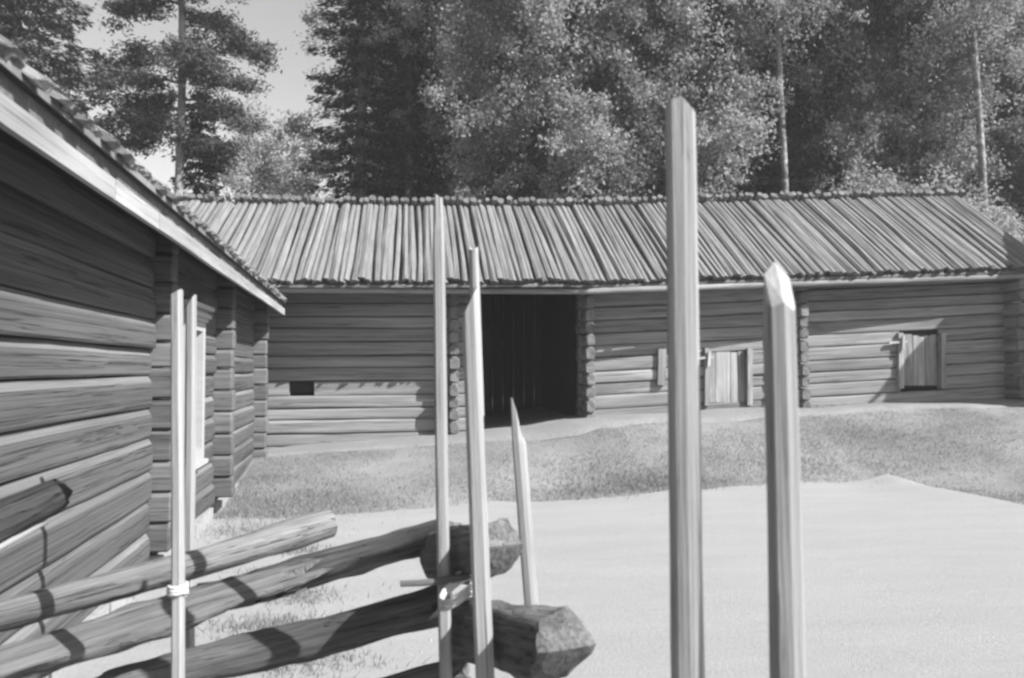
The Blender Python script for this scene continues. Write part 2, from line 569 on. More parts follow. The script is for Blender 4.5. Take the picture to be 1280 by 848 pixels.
# vent in the left room: dark board set deep in a short log gap
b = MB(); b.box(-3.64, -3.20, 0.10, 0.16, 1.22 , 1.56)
link('vent_opening', b.mesh('vent_opening', [M_VOID]), barn)
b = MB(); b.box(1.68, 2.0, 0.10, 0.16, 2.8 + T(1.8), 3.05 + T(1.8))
link('vent_opening', b.mesh('vent_opening', [M_VOID]), barn)

def hatch(s0, s1, z0, z1, nplank, seed):
    """small plank door with frame posts and a latch"""
    rd = random.Random(seed)
    h = link('hatch_door', None, barn, Matrix.Translation((s0, 0.045, z0)))
    w = (s1 - s0) / nplank
    for i in range(nplank):
        L = z1 - z0 + rd.uniform(-0.03, 0.03)
        b = MB(); b.box(0, L, -w / 2 + 0.004, w / 2 - 0.004, -0.014, 0.014)
        link('plank', b.mesh('plank', [M_PLANK]), h, axis_M((w * (i + .5), rd.uniform(-.008, .008), 0), (w * (i + .5) + rd.uniform(-.01, .01), 0, 1)))
    for zz in ((z1 - z0) * 0.2, (z1 - z0) * 0.8):
        b = MB(); b.box(0.02, s1 - s0 - 0.02, -0.034, -0.0145, zz - 0.025, zz + 0.025)
    for side in (s0 - 0.05, s1 + 0.05):
        b = MB(); b.box(0, z1 - z0 + 0.1, -0.045, 0.045, -0.03, 0.10)
        link('hatch_post', b.mesh('hatch_post', [M_PLANK]), barn, axis_M((side, 0.03, z0 - 0.05), (side + 0.01, 0.03, z1)))
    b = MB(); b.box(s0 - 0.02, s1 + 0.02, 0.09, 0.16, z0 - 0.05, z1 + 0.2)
    link('hatch_backing', b.mesh('hatch_backing', [M_VOID]), barn)
    # wooden latch: upright peg with a cross bar on the left post
    b = MB(); b.box(0, 0.34, -0.025, 0.025, -0.02, 0.02)
    link('latch_bar', b.mesh('latch_bar', [M_CUT]), barn, axis_M((s0 - 0.28, -0.07, z1 - 0.13), (s0 + 0.2, -0.07, z1 - 0.09)))
    b = MB(); b.box(0, 0.26, -0.022, 0.022, -0.016, 0.016)
    link('latch_peg', b.mesh('latch_peg', [M_CUT]), barn, axis_M((s0 - 0.04, -0.11, z1 - 0.26), (s0 - 0.02, -0.11, z1)))
hatch(3.40, 4.06, 1.02, 1.90, 5, 21)
hatch(6.94, 7.64, 1.30, 2.18, 6, 22)
b = MB(); b.box(0, 0.62, -0.07, 0.07, -0.03, 0.03)
link('wall_stay', b.mesh('wall_stay', [M_PLANK]), barn, axis_M((2.55, -0.035, 1.32), (2.57, -0.035, 2.0)))

# passage: inner side walls, back wall, floor-level threshold log, all of wood
def slab(name, x0, x1, y0, y1, z0, z1, mat, parent=barn):
    b = MB(); b.box(x0, x1, y0, y1, z0, z1)
    return link(name, b.mesh(name, [mat]), parent)
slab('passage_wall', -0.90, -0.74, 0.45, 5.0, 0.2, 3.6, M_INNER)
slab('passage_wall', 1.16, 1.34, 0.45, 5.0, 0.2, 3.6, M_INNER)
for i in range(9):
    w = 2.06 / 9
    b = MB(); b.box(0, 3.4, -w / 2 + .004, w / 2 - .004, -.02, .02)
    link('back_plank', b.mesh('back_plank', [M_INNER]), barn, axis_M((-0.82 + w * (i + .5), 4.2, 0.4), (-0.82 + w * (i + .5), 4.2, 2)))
slab('side_wall', -8.2, -8.03, 0.0, 4.3, 0.0, 3.2, M_BARN)
slab('side_wall', 9.1, 9.25, 0.2, 4.3, 0.5, 3.5, M_BARN)
slab('back_wall', -8.0, -0.9, 4.25, 4.4, 0.0, 3.2, M_BARN)
slab('back_wall', 1.4, 9.1, 4.25, 4.4, 0.3, 3.6, M_BARN)
slab('corner_post', 9.36, 9.5, -0.05, 0.12, 0.6, 3.35, M_PLANK)

# roof deck (bark underlay), eave beam, ridge beam
def roofpt(s, t, back=False, lift=0.0):
    """t 0 at eave, 1 at ridge"""
    ey = interp(s, [0.6, 2.0, 5.0, 9.2], [EAVE_Y, -0.80, -0.70, -0.45])
    y = ey + (RIDGE_Y - ey) * t
    z = EAVE_Z + (RIDGE_Z - EAVE_Z) * t
    if back: y = 2 * RIDGE_Y - y
    sag = -0.05 * math.sin(math.pi * min(max((s + 8) / 9.2, 0), 1)) if s < 1.2 else 0
    return Vector((s, y, z + T(s) + lift + sag * 0.6))
b = MB()
ss = np.linspace(SR0 + .05, SR1 - .05, 40)
for s in ss:
    for (t, bk) in ((0.03, False), (1, False), (0.03, True)):
        p = roofpt(s, t, bk, -0.065); b.v.append(tuple(p)); b.v.append((p.x, p.y, p.z - 0.03))
for i in range(len(ss) - 1):
    a, c = i * 6, i * 6 + 6
    for (k, l) in ((0, 2), (2, 4)):
        b.f.append([a + k, c + k, c + l, a + l]); b.m.append(0)
        b.f.append([a + k + 1, a + l + 1, c + l + 1, c + k + 1]); b.m.append(0)
    b.f.append([a, a + 1, c + 1, c]); b.m.append(0)
link('roof_underlay', b.mesh('roof_underlay', [M_DECK]), barn)
for (sa, sb) in ((SR0, 1.1), (1.1, SR1)):
    for nm, t, lift, r in (('eave_beam', 0.05, -0.19, 0.05), ('plate_log', 0.30, -0.22, 0.10), ('ridge_beam', 1.0, -0.25, 0.11)):
        p0, p1 = roofpt(sa, t, False, lift), roofpt(sb, t, False, lift)
        link(nm, log_mesh(nm, (p1 - p0).length, r, r, [M_PLANK, M_BARNX], n=10, segs=6, rough=0.04, seed=int(sa * 7 + t * 100)), barn, axis_M(p0, p1))
        if nm == 'plate_log':
            p0, p1 = roofpt(sa, t, True, lift), roofpt(sb, t, True, lift)
            link(nm, log_mesh(nm, (p1 - p0).length, r, r, [M_PLANK, M_BARNX], n=10, segs=6, rough=0.04, seed=5), barn, axis_M(p0, p1))

# split poles: 8 meshes shared by every pole
PL = math.hypot(RIDGE_Y - EAVE_Y, RIDGE_Z - EAVE_Z)
pole_me = [log_mesh('roof_pole', PL + 0.0, 0.064 * k, 0.056 * k, [M_ROOF, M_ROOFX], n=7, segs=4, rough=0.14, bend=0.014, jag0=0.05, seed=40 + i, smooth=False, sl0=0.9)
           for i, k in enumerate((0.72, 0.95, 1.12, 1.0, 0.85, 1.25, 0.90, 1.04))]
rp_ = random.Random(9)
for back, sa, step in ((False, -7.2, (0.088, 0.126)), (True, -7.2, (0.112, 0.138))):
    s = sa
    while s < SR1:
        ds = rp_.uniform(-0.02, 0.02); ex = rp_.uniform(-0.10, 0.05)
        p0, p1 = roofpt(s + ds, 0, back, 0.0), roofpt(s + ds * -0.5 + rp_.uniform(-.03, .03), 1, back, 0.0)
        d = (p1 - p0).normalized()
        lift = rp_.uniform(-0.022, 0.022)
        if back:
            q0 = p0 + Vector((0.06, 0, 0.085 + lift)); q1 = p1 + d * rp_.uniform(0.06, 0.13) + Vector((0.06, 0, 0.085 + lift))
        else:
            q0 = p0 + d * (ex * 0.6 + 0.03) + Vector((0, 0, lift)); q1 = p1 + Vector((0, 0, lift))
        Mx = axis_M(q0, q1, roll=rp_.uniform(-.5, .5)) @ Matrix.Diagonal(((q1 - q0).length / PL, 1, 1, 1))
        link('roof_pole', rp_.choice(pole_me), barn, Mx)
        s += rp_.uniform(*step)

# ------------------------------------------------------------------ left log house
LA = math.atan(187.0 / FPX)
house = thing('log_house', 'dark log house along the left with a pale fascia and shake roof edge', 'house', (-1.6, 0, 0), LA)
def house_log(y0, y1, z0, h, x0=0.0, seed=0, th=0.16):
    L = y1 - y0
    n = max(2, int(L / 0.35))
    b = MB()
    prof = [(-th, 0.0), (-0.016, 0.0), (-0.005, 0.003), (0.003, 0.016), (0.006, h * 0.5), (0.005, h - 0.070), (-0.003, h - 0.052), (-0.030, h - 0.006), (-th, h - 0.003)]
    m = len(prof)
    for i in range(n + 1):
        x = L * i / n
        o1 = 0.016 * nz(x + y0, z0 * 5, seed, 0.6) + 0.006 * nz(x + y0, z0 * 3, seed, 3.0)
        o2 = 0.008 * nz(x + y0, z0 * 7, seed + 5, 1.0); o3 = 0.009 * nz(x + y0, z0 * 7, seed + 9, 1.0)
        for k, (xx, zz) in enumerate(prof):
            # local X along the log, local Y = into the wall, Z up
            b.v.append((x, -(xx + (o1 if xx > -0.1 else 0)), zz + (o2 if k in (1, 2) else (o3 if k in (5, 6, 7) else 0))))
    for i in range(n):
        for k in range(m):
            k2 = (k + 1) % m
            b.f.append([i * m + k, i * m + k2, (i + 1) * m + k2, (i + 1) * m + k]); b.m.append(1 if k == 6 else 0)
    b.f.append(list(range(m))); b.m.append(0)
    b.f.append([n * m + k for k in range(m - 1, -1, -1)]); b.m.append(0)
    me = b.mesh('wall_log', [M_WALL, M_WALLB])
    M = axis_M(Vector((x0, y0, z0)), Vector((x0, y1, z0)))
    return link('wall_log', me, house, M)
HX = [(-3.0, 6.52), (6.74, 9.28), (9.50, 12.60)]
zc = [0.14]
rh = random.Random(5)
while zc[-1] < 2.72:
    zc.append(zc[-1] + 0.222 * rh.uniform(0.9, 1.1))
WY0, WY1, WZ0, WZ1 = 7.42, 8.38, 0.78, 2.05
for si, (y0, y1) in enumerate(HX):
    for i in range(len(zc) - 1):
        z0, h = zc[i], zc[i + 1] - zc[i]
        off = rh.uniform(-0.012, 0.012)
        if si == 1 and z0 + h * .5 > WZ0 and z0 + h * .5 < WZ1:
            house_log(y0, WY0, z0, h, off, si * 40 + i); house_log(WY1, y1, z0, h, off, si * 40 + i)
        else:
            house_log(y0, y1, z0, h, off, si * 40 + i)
# ends of the cross wall logs, seen from the side
for ci, yc in enumerate((6.63, 9.39, 12.70)):
    for i in range(len(zc) - 1):
        z0, h = zc[i] + 0.06, zc[i + 1] - zc[i] - 0.008
        pr = (0.13, 0.17, 0.17)[ci] + rh.uniform(-0.012, 0.012)
        b = MB(); w = 0.095
        o = 0.015
        prof = [(-w, o), (-w + o, 0), (w - o, 0), (w, o), (w, h - 0.035), (w - .03, h), (-w + .03, h), (-w, h - 0.035)]
        for xx in (0, pr + 0.15, pr + 0.165):
            for (a_, c_) in prof:
                k = 1 if xx < pr + .16 else 0.88
                b.v.append((xx, a_ * k, h / 2 + (c_ - h / 2) * k))
        for j in range(2):
            for k in range(8):
                k2 = (k + 1) % 8
                b.f.append([j * 8 + k, j * 8 + k2, j * 8 + 8 + k2, j * 8 + 8 + k]); b.m.append(0)
        b.f.append(list(range(16, 24))); b.m.append(0)
        link('cross_log_end', b.mesh('cross_log_end', [M_WALLX]), house, Matrix.Translation((-0.15, yc + rh.uniform(-.008, .008), z0)))
# foundation stones
rf = random.Random(8)
for (y0, y1) in HX:
    y = y0
    while y < y1 - 0.2:
        L = min(rf.uniform(0.45, 0.8), y1 - y)
        b = MB()
        n = 8
        b.box(-0.2, 0.02 + rf.uniform(0, 0.03), y + .01, y + L - .01, -0.2, 0.13 + 0.0)
        for k, v in enumerate(b.v):
            b.v[k] = (v[0] + rf.uniform(-.012, .012), v[1] + rf.uniform(-.01, .01), v[2])
        link('foundation_stone', b.mesh('foundation_stone', [M_STONE]), house)
        y += L
# window: glass, sash, white architrave and stepped cornice
win = link('window', None, house, Matrix.Translation((0, WY0, WZ0)))
WW, WH = WY1 - WY0, WZ1 - WZ0
b = MB(); b.box(-0.09, -0.08, 0.05, WW - 0.05, 0.05, WH - 0.05); link('pane', b.mesh('pane', [M_GLASS]), win)
b = MB()
for y in (0.0, WW - 0.12): b.box(-0.06, 0.055, y, y + 0.12, -0.06, WH)
b.box(-0.06, 0.052, 0.12, WW - 0.12, -0.06, 0.05); b.box(-0.06, 0.052, 0.12, WW - 0.12, WH - 0.09, WH)
b.box(-0.08, 0.0, WW / 2 - .02, WW / 2 + .02, 0.05, WH - 0.09)
link('window_frame', b.mesh('window_frame', [M_WHITE]), win)
b = MB()
for k, (e, x1, z0, z1) in enumerate(((0.03, 0.075, 0, 0.035), (0.055, 0.10, 0.035, 0.075), (0.02, 0.07, 0.075, 0.11), (0.07, 0.125, 0.11, 0.15))):
    b.box(-0.03, x1, -e, WW + e, WH + z0, WH + z1)
link('cornice', b.mesh('cornice', [M_WHITE]), win)
b = MB(); b.box(-0.03, 0.09, -0.03, WW + .03, -0.10, -0.06); link('sill', b.mesh('sill', [M_WHITE]), win)
# eave: fascia boards, soffit deck, shakes
FO = 0.427
y = -3.0
for k, yb in enumerate((1.15, 3.9, 4.75, 8.6, 12.55)):
    b = MB()
    L = yb - y - 0.006
    N = max(3, int(L / 0.5))
    for i in range(N + 1):
        xx = L * i / N
        o = 0.008 * nz(xx + y, 2, 0, 0.8); o2 = 0.008 * nz(xx + y, 7, 0, 1.7)
        b.v += [(xx, 0, o), (xx, -0.03, o), (xx, -0.03, 0.094 + o2), (xx, 0, 0.094 + o2)]
    for i in range(N):
        for q in range(4):
            q2 = (q + 1) % 4
            b.f.append([i * 4 + q, i * 4 + q2, i * 4 + 4 + q2, i * 4 + 4 + q]); b.m.append(0)
    b.f.append([0, 1, 2, 3]); b.m.append(0); b.f.append([N * 4 + 3, N * 4 + 2, N * 4 + 1, N * 4]); b.m.append(0)
    link('fascia_board', b.mesh('fascia_board', [M_FASCIA]), house, axis_M((FO - 0.03 + 0.003 * k, y, 2.392), (FO - 0.03 + 0.003 * k, yb, 2.392)))
    y = yb
slab('upper_fascia', FO - 0.06, FO - 0.03, -3, 12.60, 2.47, 2.575, M_FASC2, house)
b = MB()
sl = math.tan(R(30))
for (y) in (-3.0, 12.62):
    for (x, dz) in ((FO + 0.01, 0), (-3.2, 0)):
        z = 2.572 + (FO + 0.01 - x) * sl
        b.v += [(x, y, z), (x, y, z + 0.035)]
for (x, dz) in ((-6.8, 0),):
    pass
b.f += [[0, 4, 6, 2], [1, 3, 7, 5], [0, 1, 5, 4], [2, 6, 7, 3], [0, 2, 3, 1], [4, 5, 7, 6]]; b.m += [0] * 6
link('roof_deck', b.mesh('roof_deck', [M_DECK]), house)
b = MB()
for y in (-3.0, 12.62):
    for x in (-3.2, -6.8):
        z = 2.572 + (FO + 0.01 + 3.2) * sl - (-3.2 - x) * sl
        b.v += [(x, y, z), (x, y, z + 0.035)]
b.f += [[0, 4, 6, 2], [1, 3, 7, 5], [0, 1, 5, 4], [2, 6, 7, 3], [0, 2, 3, 1], [4, 5, 7, 6]]; b.m += [0] * 6
link('roof_deck', b.mesh('roof_deck', [M_DECK]), house)
slab('end_wall', -6.3, -0.17, 12.55, 12.7, 0, 2.8, M_WALLX, house)
slab('rear_wall', -6.4, -6.3, -3, 12.6, 0, 2.8, M_WALLX, house)
rs = random.Random(12)
y = -2.9
sh_me = []
for k in range(6):
    b = MB(); L = 0.55; w = 0.06 + 0.006 * k
    th = 0.012 + 0.003 * (k % 3)
    b.v = [(0, -w, -th), (0.01, w, -th), (L, w, -th), (L, -w, -th), (0, -w * .9, th), (-0.012, w * .3, th), (0.01, w, th), (L, w, th), (L, -w, th)]
    b.f = [[0, 3, 2, 1], [4, 5, 6, 7, 8], [0, 1, 6, 5, 4], [1, 2, 7, 6], [2, 3, 8, 7], [3, 0, 4, 8]]; b.m = [0] * 6
    sh_me.append(b.mesh('shake', [M_SHAKE]))
while y < 12.7:
    for lay in range(2):
        x = FO + 0.03 + rs.uniform(-0.025, 0.03) - 0.06 * lay
        z = 2.622 + 0.028 * lay + (FO - x) * sl + rs.uniform(-0.006, 0.012)
        th = R(30) + rs.uniform(-0.05, 0.05)
        link('shake', rs.choice(sh_me), house, axis_M((x, y + 0.05 * lay, z), (x - math.cos(th), y + 0.05 * lay + rs.uniform(-.06, .06), z + math.sin(th)), roll=rs.uniform(-.12, .12)))
    y += rs.uniform(0.10, 0.14)
# further shake courses up the slope, joined
b = MB()
for row in range(1, 9):
    y = -2.9
    while y < 12.6:
        w = rs.uniform(0.10, 0.16)
        x1 = FO - 0.42 * row + rs.uniform(-.03, .03); x0 = x1 - 0.6
        za, zb = 2.65 + (FO - x1) * sl, 2.62 + (FO - x0) * sl
        t = rs.uniform(.012, .02)
        b.add([(x1, y, za), (x1, y + w - .006, za), (x0, y + w - .006, zb), (x0, y, zb), (x1, y, za + t), (x1, y + w - .006, za + t), (x0, y + w - .006, zb + t), (x0, y, zb + t)],
              [(0, 3, 2, 1), (4, 5, 6, 7), (0, 1, 5, 4), (1, 2, 6, 5), (2, 3, 7, 6), (3, 0, 4, 7)])
        y += w
o = link('shake_courses', b.mesh('shake_courses', [M_SHAKE]), house); o['kind'] = 'stuff'

# ------------------------------------------------------------------ fence: posts, rails, withes
def post(label, top, bot, d_top, d_bot, w, tipfn, seed, depth=None, n=8):
    """split post; local X runs up the post. top/bot are photo pixels of its ends"""
    pt, pb = P(top[0], top[1], d_top), P(bot[0], bot[1], d_bot)
    d = (pb - pt)
    gz = ground_z(pb.x, pb.y) - 0.12
    k = (pt.z - gz) / (pt.z - pb.z)
    p0 = pt + d * k
    L = (pt - p0).length
    rd = random.Random(seed)
    b = MB()
    dep = depth or w
    # rounded-rectangle split section
    ang = [2 * math.pi * (i + 0.5) / n for i in range(n)]
    sec = []
    for a in ang:
        c, s_ = math.cos(a), math.sin(a)
        e = 0.62
        sec.append((math.copysign(abs(c) ** e, c) * w / 2 * rd.uniform(.9, 1.05), math.copysign(abs(s_) ** e, s_) * dep / 2 * rd.uniform(.9, 1.05)))
    segs = 14
    ph = rd.uniform(0, 6)
    for i in range(segs + 1):
        t = i / segs
        tap = 1.06 - 0.10 * t
        cy = 0.006 * math.sin(t * 5 + ph) * (1 - t); cz = 0.005 * math.sin(t * 4 + ph * 2) * (1 - t)
        for (yy, zz) in sec:
            x = L * t
            q = tap * (1 + 0.05 * nz(yy * 30, zz * 30 + seed, x * 4))
            Y, Z = yy * q + cy, zz * q + cz
            if i == segs:
                dx, Y2, Z2 = tipfn(yy / (w / 2), zz / (dep / 2))
                x = L - dx; Y, Z = Y * Y2, Z * Z2
            if i == segs - 1: x = L - 0.16
            b.v.append((x, Y, Z))
    for i in range(segs):
        for k in range(n):
            k2 = (k + 1) % n
            b.f.append([i * n + k, i * n + k2, (i + 1) * n + k2, (i + 1) * n + k]); b.m.append(0)
    cb = len(b.v)
    b.v += b.v[segs * n: segs * n + n]
    b.f.append([cb + k for k in range(n)]); b.m.append(1)
    b.f.append(list(range(n - 1, -1, -1))); b.m.append(0)
    me = b.mesh('fence_post', [M_POST, M_CUT])
    # frame: X up the post, Y to the picture's right, Z toward the camera
    x = (pt - p0).normalized(); zc_ = Vector((0, -1, 0)); yv = zc_.cross(x).normalized(); zv = x.cross(yv)
    m = Matrix((x, yv, zv)).transposed().to_4x4(); m.translation = p0
    return thing('fence_post', label, 'fence post', group='upright fence posts', mesh=me, M=m), m, L

# tip functions: (how far below the top, shrink y, shrink z); y > 0 is the right side, z > 0 the near side
post('slim round topped post in front of the rails, leftmost of the fence', (221, 362), (222, 840), 2.74, 2.70, 0.040, lambda y, z: (0.012 * (1 - abs(y)) + 0.03 * max(-y, 0) * 0 + 0.02 * max(y, 0), 1, 1), 1)
post('narrow bowed post with a cut tip just behind the rails beside the window', (239, 368), (237, 806), 3.80, 3.85, 0.044, lambda y, z: (0.07 * (1 + y) / 2, 1, 1), 2)
post('tall thin pale post with the white withe wound round its foot', (548, 242), (556, 848), 2.9, 2.85, 0.046, lambda y, z: (0.022 * (1 - y) / 2, .7, .8), 3)
post('short pointed post leaning behind the two thick log butts', (644, 497), (667, 780), 2.95, 2.9, 0.050, lambda y, z: (0.14 * max(0.0, (0.3 - y)) if y < .3 else 0.0, .75, .8), 5, n=10)
post('tallest thick squared post standing right of centre', (850, 120), (862, 848), 1.80, 1.75, 0.066, lambda y, z: (0.035 * abs(y - 0.3), 1, .9), 6, depth=0.055, n=10)
post('thick right hand post ending in a broad pale slanted cut', (972, 316), (986, 848), 1.72, 1.68, 0.066, lambda y, z: (0.055 + 0.05 * z + 0.035 * abs(y - 0.1), 1, 1) if z > 0 else (0.01 + 0.04 * abs(y - 0.1), .9, .6), 7, depth=0.07, n=10)

# the stepped post: main split body with a narrower tongue that runs on above it
st, stM, stL = post('forked post whose right half runs on above a slanted split', (586, 358), (607, 848), 2.58, 2.54, 0.058, lambda y, z: (0.11 * (1 + y) / 2, 1, 1), 4)
p_top = P(592, 308, 2.59); p_bot = P(598, 520, 2.575)
me = log_mesh('split_tongue', (p_top - p_bot).length, 0.019, 0.016, [M_POST, M_CUT], n=7, segs=4, rough=0.06, jag1=0.02, seed=77)
link('split_tongue', me, st, stM.inverted() @ axis_M(p_bot, p_top))

def rail(label, a, da, ra, c, dc, rc, seed, jag0=0.0, jag1=0.0, n=18, flat=None, rough=0.13, bend=0.02, roll=0.0, segs=34, dome=0.0, cat='fence rail', sl1=(0.0, 0.0, 0.0), mats=None):
    p0, p1 = P(a[0], a[1], da), P(c[0], c[1], dc)
    me = log_mesh('fence_rail', (p1 - p0).length, ra, rc, mats or [M_RAIL, M_RAILX], n=n, segs=segs, rough=rough, bend=bend, jag0=jag0, jag1=jag1, seed=seed, flat=flat, capdome=dome, sl1=sl1)
    return thing('fence_rail', label, cat, group='slanting rails of the round pole fence', mesh=me, M=axis_M(p0, p1, roll=roll))

rail('topmost long rail sawn square at its right end', (-130, 800), 2.75, 0.052, (412, 655), 3.9, 0.066, 101)
rail('splintered grey rail in the middle with a torn right end', (-120, 880), 2.7, 0.075, (428, 702), 3.55, 0.062, 102, jag1=0.40, flat=0.35, rough=0.30, roll=0.5, n=20, segs=44)
rail('dark rail end rising behind the torn rail up to the thin posts', (250, 752), 3.75, 0.072, (578, 662), 3.35, 0.058, 103, jag1=0.10, rough=0.2, segs=34, n=18)
rail('lowest long rail rounded at its left tip', (118, 866), 3.2, 0.065, (566, 752), 3.25, 0.073, 104, jag0=0.08, rough=0.14)
rail('rail at the bottom edge below the thin posts', (300, 908), 3.05, 0.055, (592, 838), 3.15, 0.058, 105, jag1=0.04)
stub = rail('rough broken log end poking in from the left against the house wall', (-200, 742), 2.3, 0.064, (76, 620), 3.0, 0.056, 106, jag1=0.05, rough=0.26, n=18, roll=0.7, mats=[M_TRUNKR, M_RAILX], sl1=(0.2, -0.3, 0.5))
p0, p1 = P(-200, 792, 2.26), P(62, 648, 2.95)
link('split_slab', log_mesh('split_slab', (p1 - p0).length, 0.020, 0.014, [M_POST, M_CUT], n=8, segs=12, rough=0.2, bend=0.01, jag1=0.03, seed=61), stub, stub.matrix_basis.inverted() @ axis_M(p0, p1))
rail('short fat log butt hanging behind the forked post', (550, 700), 3.25, 0.088, (628, 682), 2.74, 0.084, 107, jag1=0.02, rough=0.2, bend=0.0, dome=0.0, n=24, sl1=(-0.15, 0.35, 0.9))
rail('thickest log butt lowest at the forked post, end grain to the right', (582, 786), 3.1, 0.100, (706, 812), 2.30, 0.094, 108, jag1=0.02, rough=0.17, bend=0.0, dome=0.0, n=24, sl1=(-0.15, 0.8, 1.2))

def withe(label, centre, r, turns, pitch, thick, tail=None, tilt=(0, 0), seed=0, sx=1.0):
    """a twisted birch withe wound round posts, as one tube"""
    rd = random.Random(seed)
    pts = []
    N = int(turns * 20)
    for i in range(N + 1):
        a = 2 * math.pi * i / 20
        pts.append(Vector((r * sx * math.cos(a), r * math.sin(a), pitch * (i / 20 - turns / 2) + rd.uniform(-.002, .002) + tilt[0] * math.cos(a))))
    if tail:
        last = pts[-1]
        for k in range(1, 7):
            pts.append(last + (Vector(tail) - last) * (k / 6) + Vector((0, 0, rd.uniform(-.004, .004))))
    b = MB(); n = 6
    for i, p in enumerate(pts):
        tg = (pts[min(i + 1, len(pts) - 1)] - pts[max(i - 1, 0)]).normalized()
        u = tg.cross(Vector((0, 0, 1)))
        if u.length < 1e-3: u = Vector((1, 0, 0))
        u.normalize(); w = tg.cross(u)
        th = thick * (1 + 0.25 * nz(i * .7, seed, 0))
        for k in range(n):
            a = 2 * math.pi * k / n
            b.v.append(tuple(p + u * th * math.cos(a) + w * th * math.sin(a)))
    for i in range(len(pts) - 1):
        for k in range(n):
            k2 = (k + 1) % n
            b.f.append([i * n + k, i * n + k2, i * n + n + k2, i * n + n + k]); b.m.append(0)
    b.f.append(list(range(n))); b.m.append(0); b.f.append([(len(pts) - 1) * n + k for k in range(n - 1, -1, -1)]); b.m.append(0)
    return thing('withe_binding', label, 'withe', loc=centre, mesh=b.mesh('withe_binding', [M_WITHE], True))
withe('pale withe ring bound round the slim leftmost post', P(222, 737, 2.71), 0.028, 3.2, 0.010, 0.006, seed=1)
withe('white peeled withe tied between the thin post and forked post', P(574, 736, 2.71), 0.15, 3.3, 0.012, 0.006, tilt=(0.035, 0), seed=2, sx=0.40)
me = log_mesh('withe_stick', 0.26, 0.010, 0.014, [M_RAIL, M_CUT], n=7, segs=4, rough=0.1, bend=0.01, seed=5)
thing('withe_stick', 'thin dry stick jutting left from the withe at the thin post', 'stick', mesh=me, M=axis_M(P(500, 730, 2.80), P(575, 720, 2.84)))
b = MB()
b.add([(-.035, -.02, 0), (.04, -.025, 0), (.045, .02, 0), (-.03, .025, 0), (-.025, -.012, .028), (.03, -.016, .034), (.033, .012, .026), (-.02, .016, .03)],
      [(0, 3, 2, 1), (4, 5, 6, 7), (0, 1, 5, 4), (1, 2, 6, 5), (2, 3, 7, 6), (3, 0, 4, 7)])
pp = P(266, 713, 6.9)
thing('stone', 'small white stone lying on the gravel by the house', 'stone', loc=(pp.x, pp.y, ground_z(pp.x, pp.y) + 0.012), mesh=b.mesh('stone', [M_WHITE]))

# ------------------------------------------------------------------ storehouse to the right (casts the slanting shadow) and the shed behind the barn
def loft(name, label, loc, rz, W, D, H, RH, over, nlog, ov_back=None):
    t = thing(name, label, 'storehouse', loc, rz)
    h = H / nlog
    for i in range(nlog):
        for (p0, p1) in (((0, 0), (W, 0)), ((0, D), (W, D)), ((0, 0), (0, D)), ((W, 0), (W, D))):
            a = Vector((p0[0], p0[1], h * (i + .5))); c = Vector((p1[0], p1[1], h * (i + .5)))
            if p0[0] == p1[0]: a.z += h * .5; c.z += h * .5
            dd = (c - a).normalized() * 0.2
            a -= dd; c += dd
            key = (name, round((c - a).length, 2))
            if key not in cross_me:
                cross_me[key] = log_mesh('wall_log', (c - a).length, h * .5, h * .5, [M_WALL, M_BARNX], n=8, segs=3, rough=0.04, seed=len(cross_me))
            link('wall_log', cross_me[key], t, axis_M(a, c))
    for y in (0, D):     # gable boards
        npl = 12
        for k in range(npl):
            x0, x1 = W * k / npl, W * (k + 1) / npl
            zt = lambda x: H + RH * (1 - abs(x - W / 2) / (W / 2))
            b = MB()
            b.add([(x0 + .004, y - .03, H - .1), (x1 - .004, y - .03, H - .1), (x1 - .004, y - .03, zt(x1)), (x0 + .004, y - .03, zt(x0)),
                   (x0 + .004, y + .03, H - .1), (x1 - .004, y + .03, H - .1), (x1 - .004, y + .03, zt(x1)), (x0 + .004, y + .03, zt(x0))],
                  [(0, 1, 2, 3), (7, 6, 5, 4), (0, 4, 5, 1), (1, 5, 6, 2), (2, 6, 7, 3), (3, 7, 4, 0)])
            link('gable_board', b.mesh('gable_board', [M_FASC2]), t)
    sl = RH / (W / 2)
    for sgn in (-1, 1):
        nb = int((D + 2 * over) / 0.25)
        wb = (D + 2 * over) / nb
        Lr = math.hypot(W / 2 + over, (W / 2 + over) * sl)
        key = (name, 'roof')
        if key not in cross_me:
            b = MB(); b.box(0, Lr, -wb / 2 + .003, wb / 2 - .003, 0, 0.05)
            cross_me[key] = b.mesh('roof_board', [M_FASC2])
        for k in range(nb):
            y = -over + wb * (k + .5)
            p1 = Vector((W / 2, y, H + RH + .02 + 0.012 * (k % 2)))
            p0 = Vector((W / 2 + sgn * (W / 2 + over), y, H - over * sl + .02 + 0.012 * (k % 2)))
            link('roof_board', cross_me[key], t, axis_M(p0, p1))
    return t
def bw(s, t, z):
    return (BX + s * cB - t * sB, BY + s * sB + t * cB, z)
loft('log_storehouse', 'tall two storey log storehouse just beyond the right end of the barn', bw(11.15, -2.75, 1.0), BA, 4.4, 3.6, 4.7, 1.75, 0.3, 18)
loft('log_shed', 'small dark roofed log shed behind the right end of the barn', (14.6, 23.0, 1.6), 0.15, 5.0, 4.0, 2.6, 2.5, 0.5, 11)

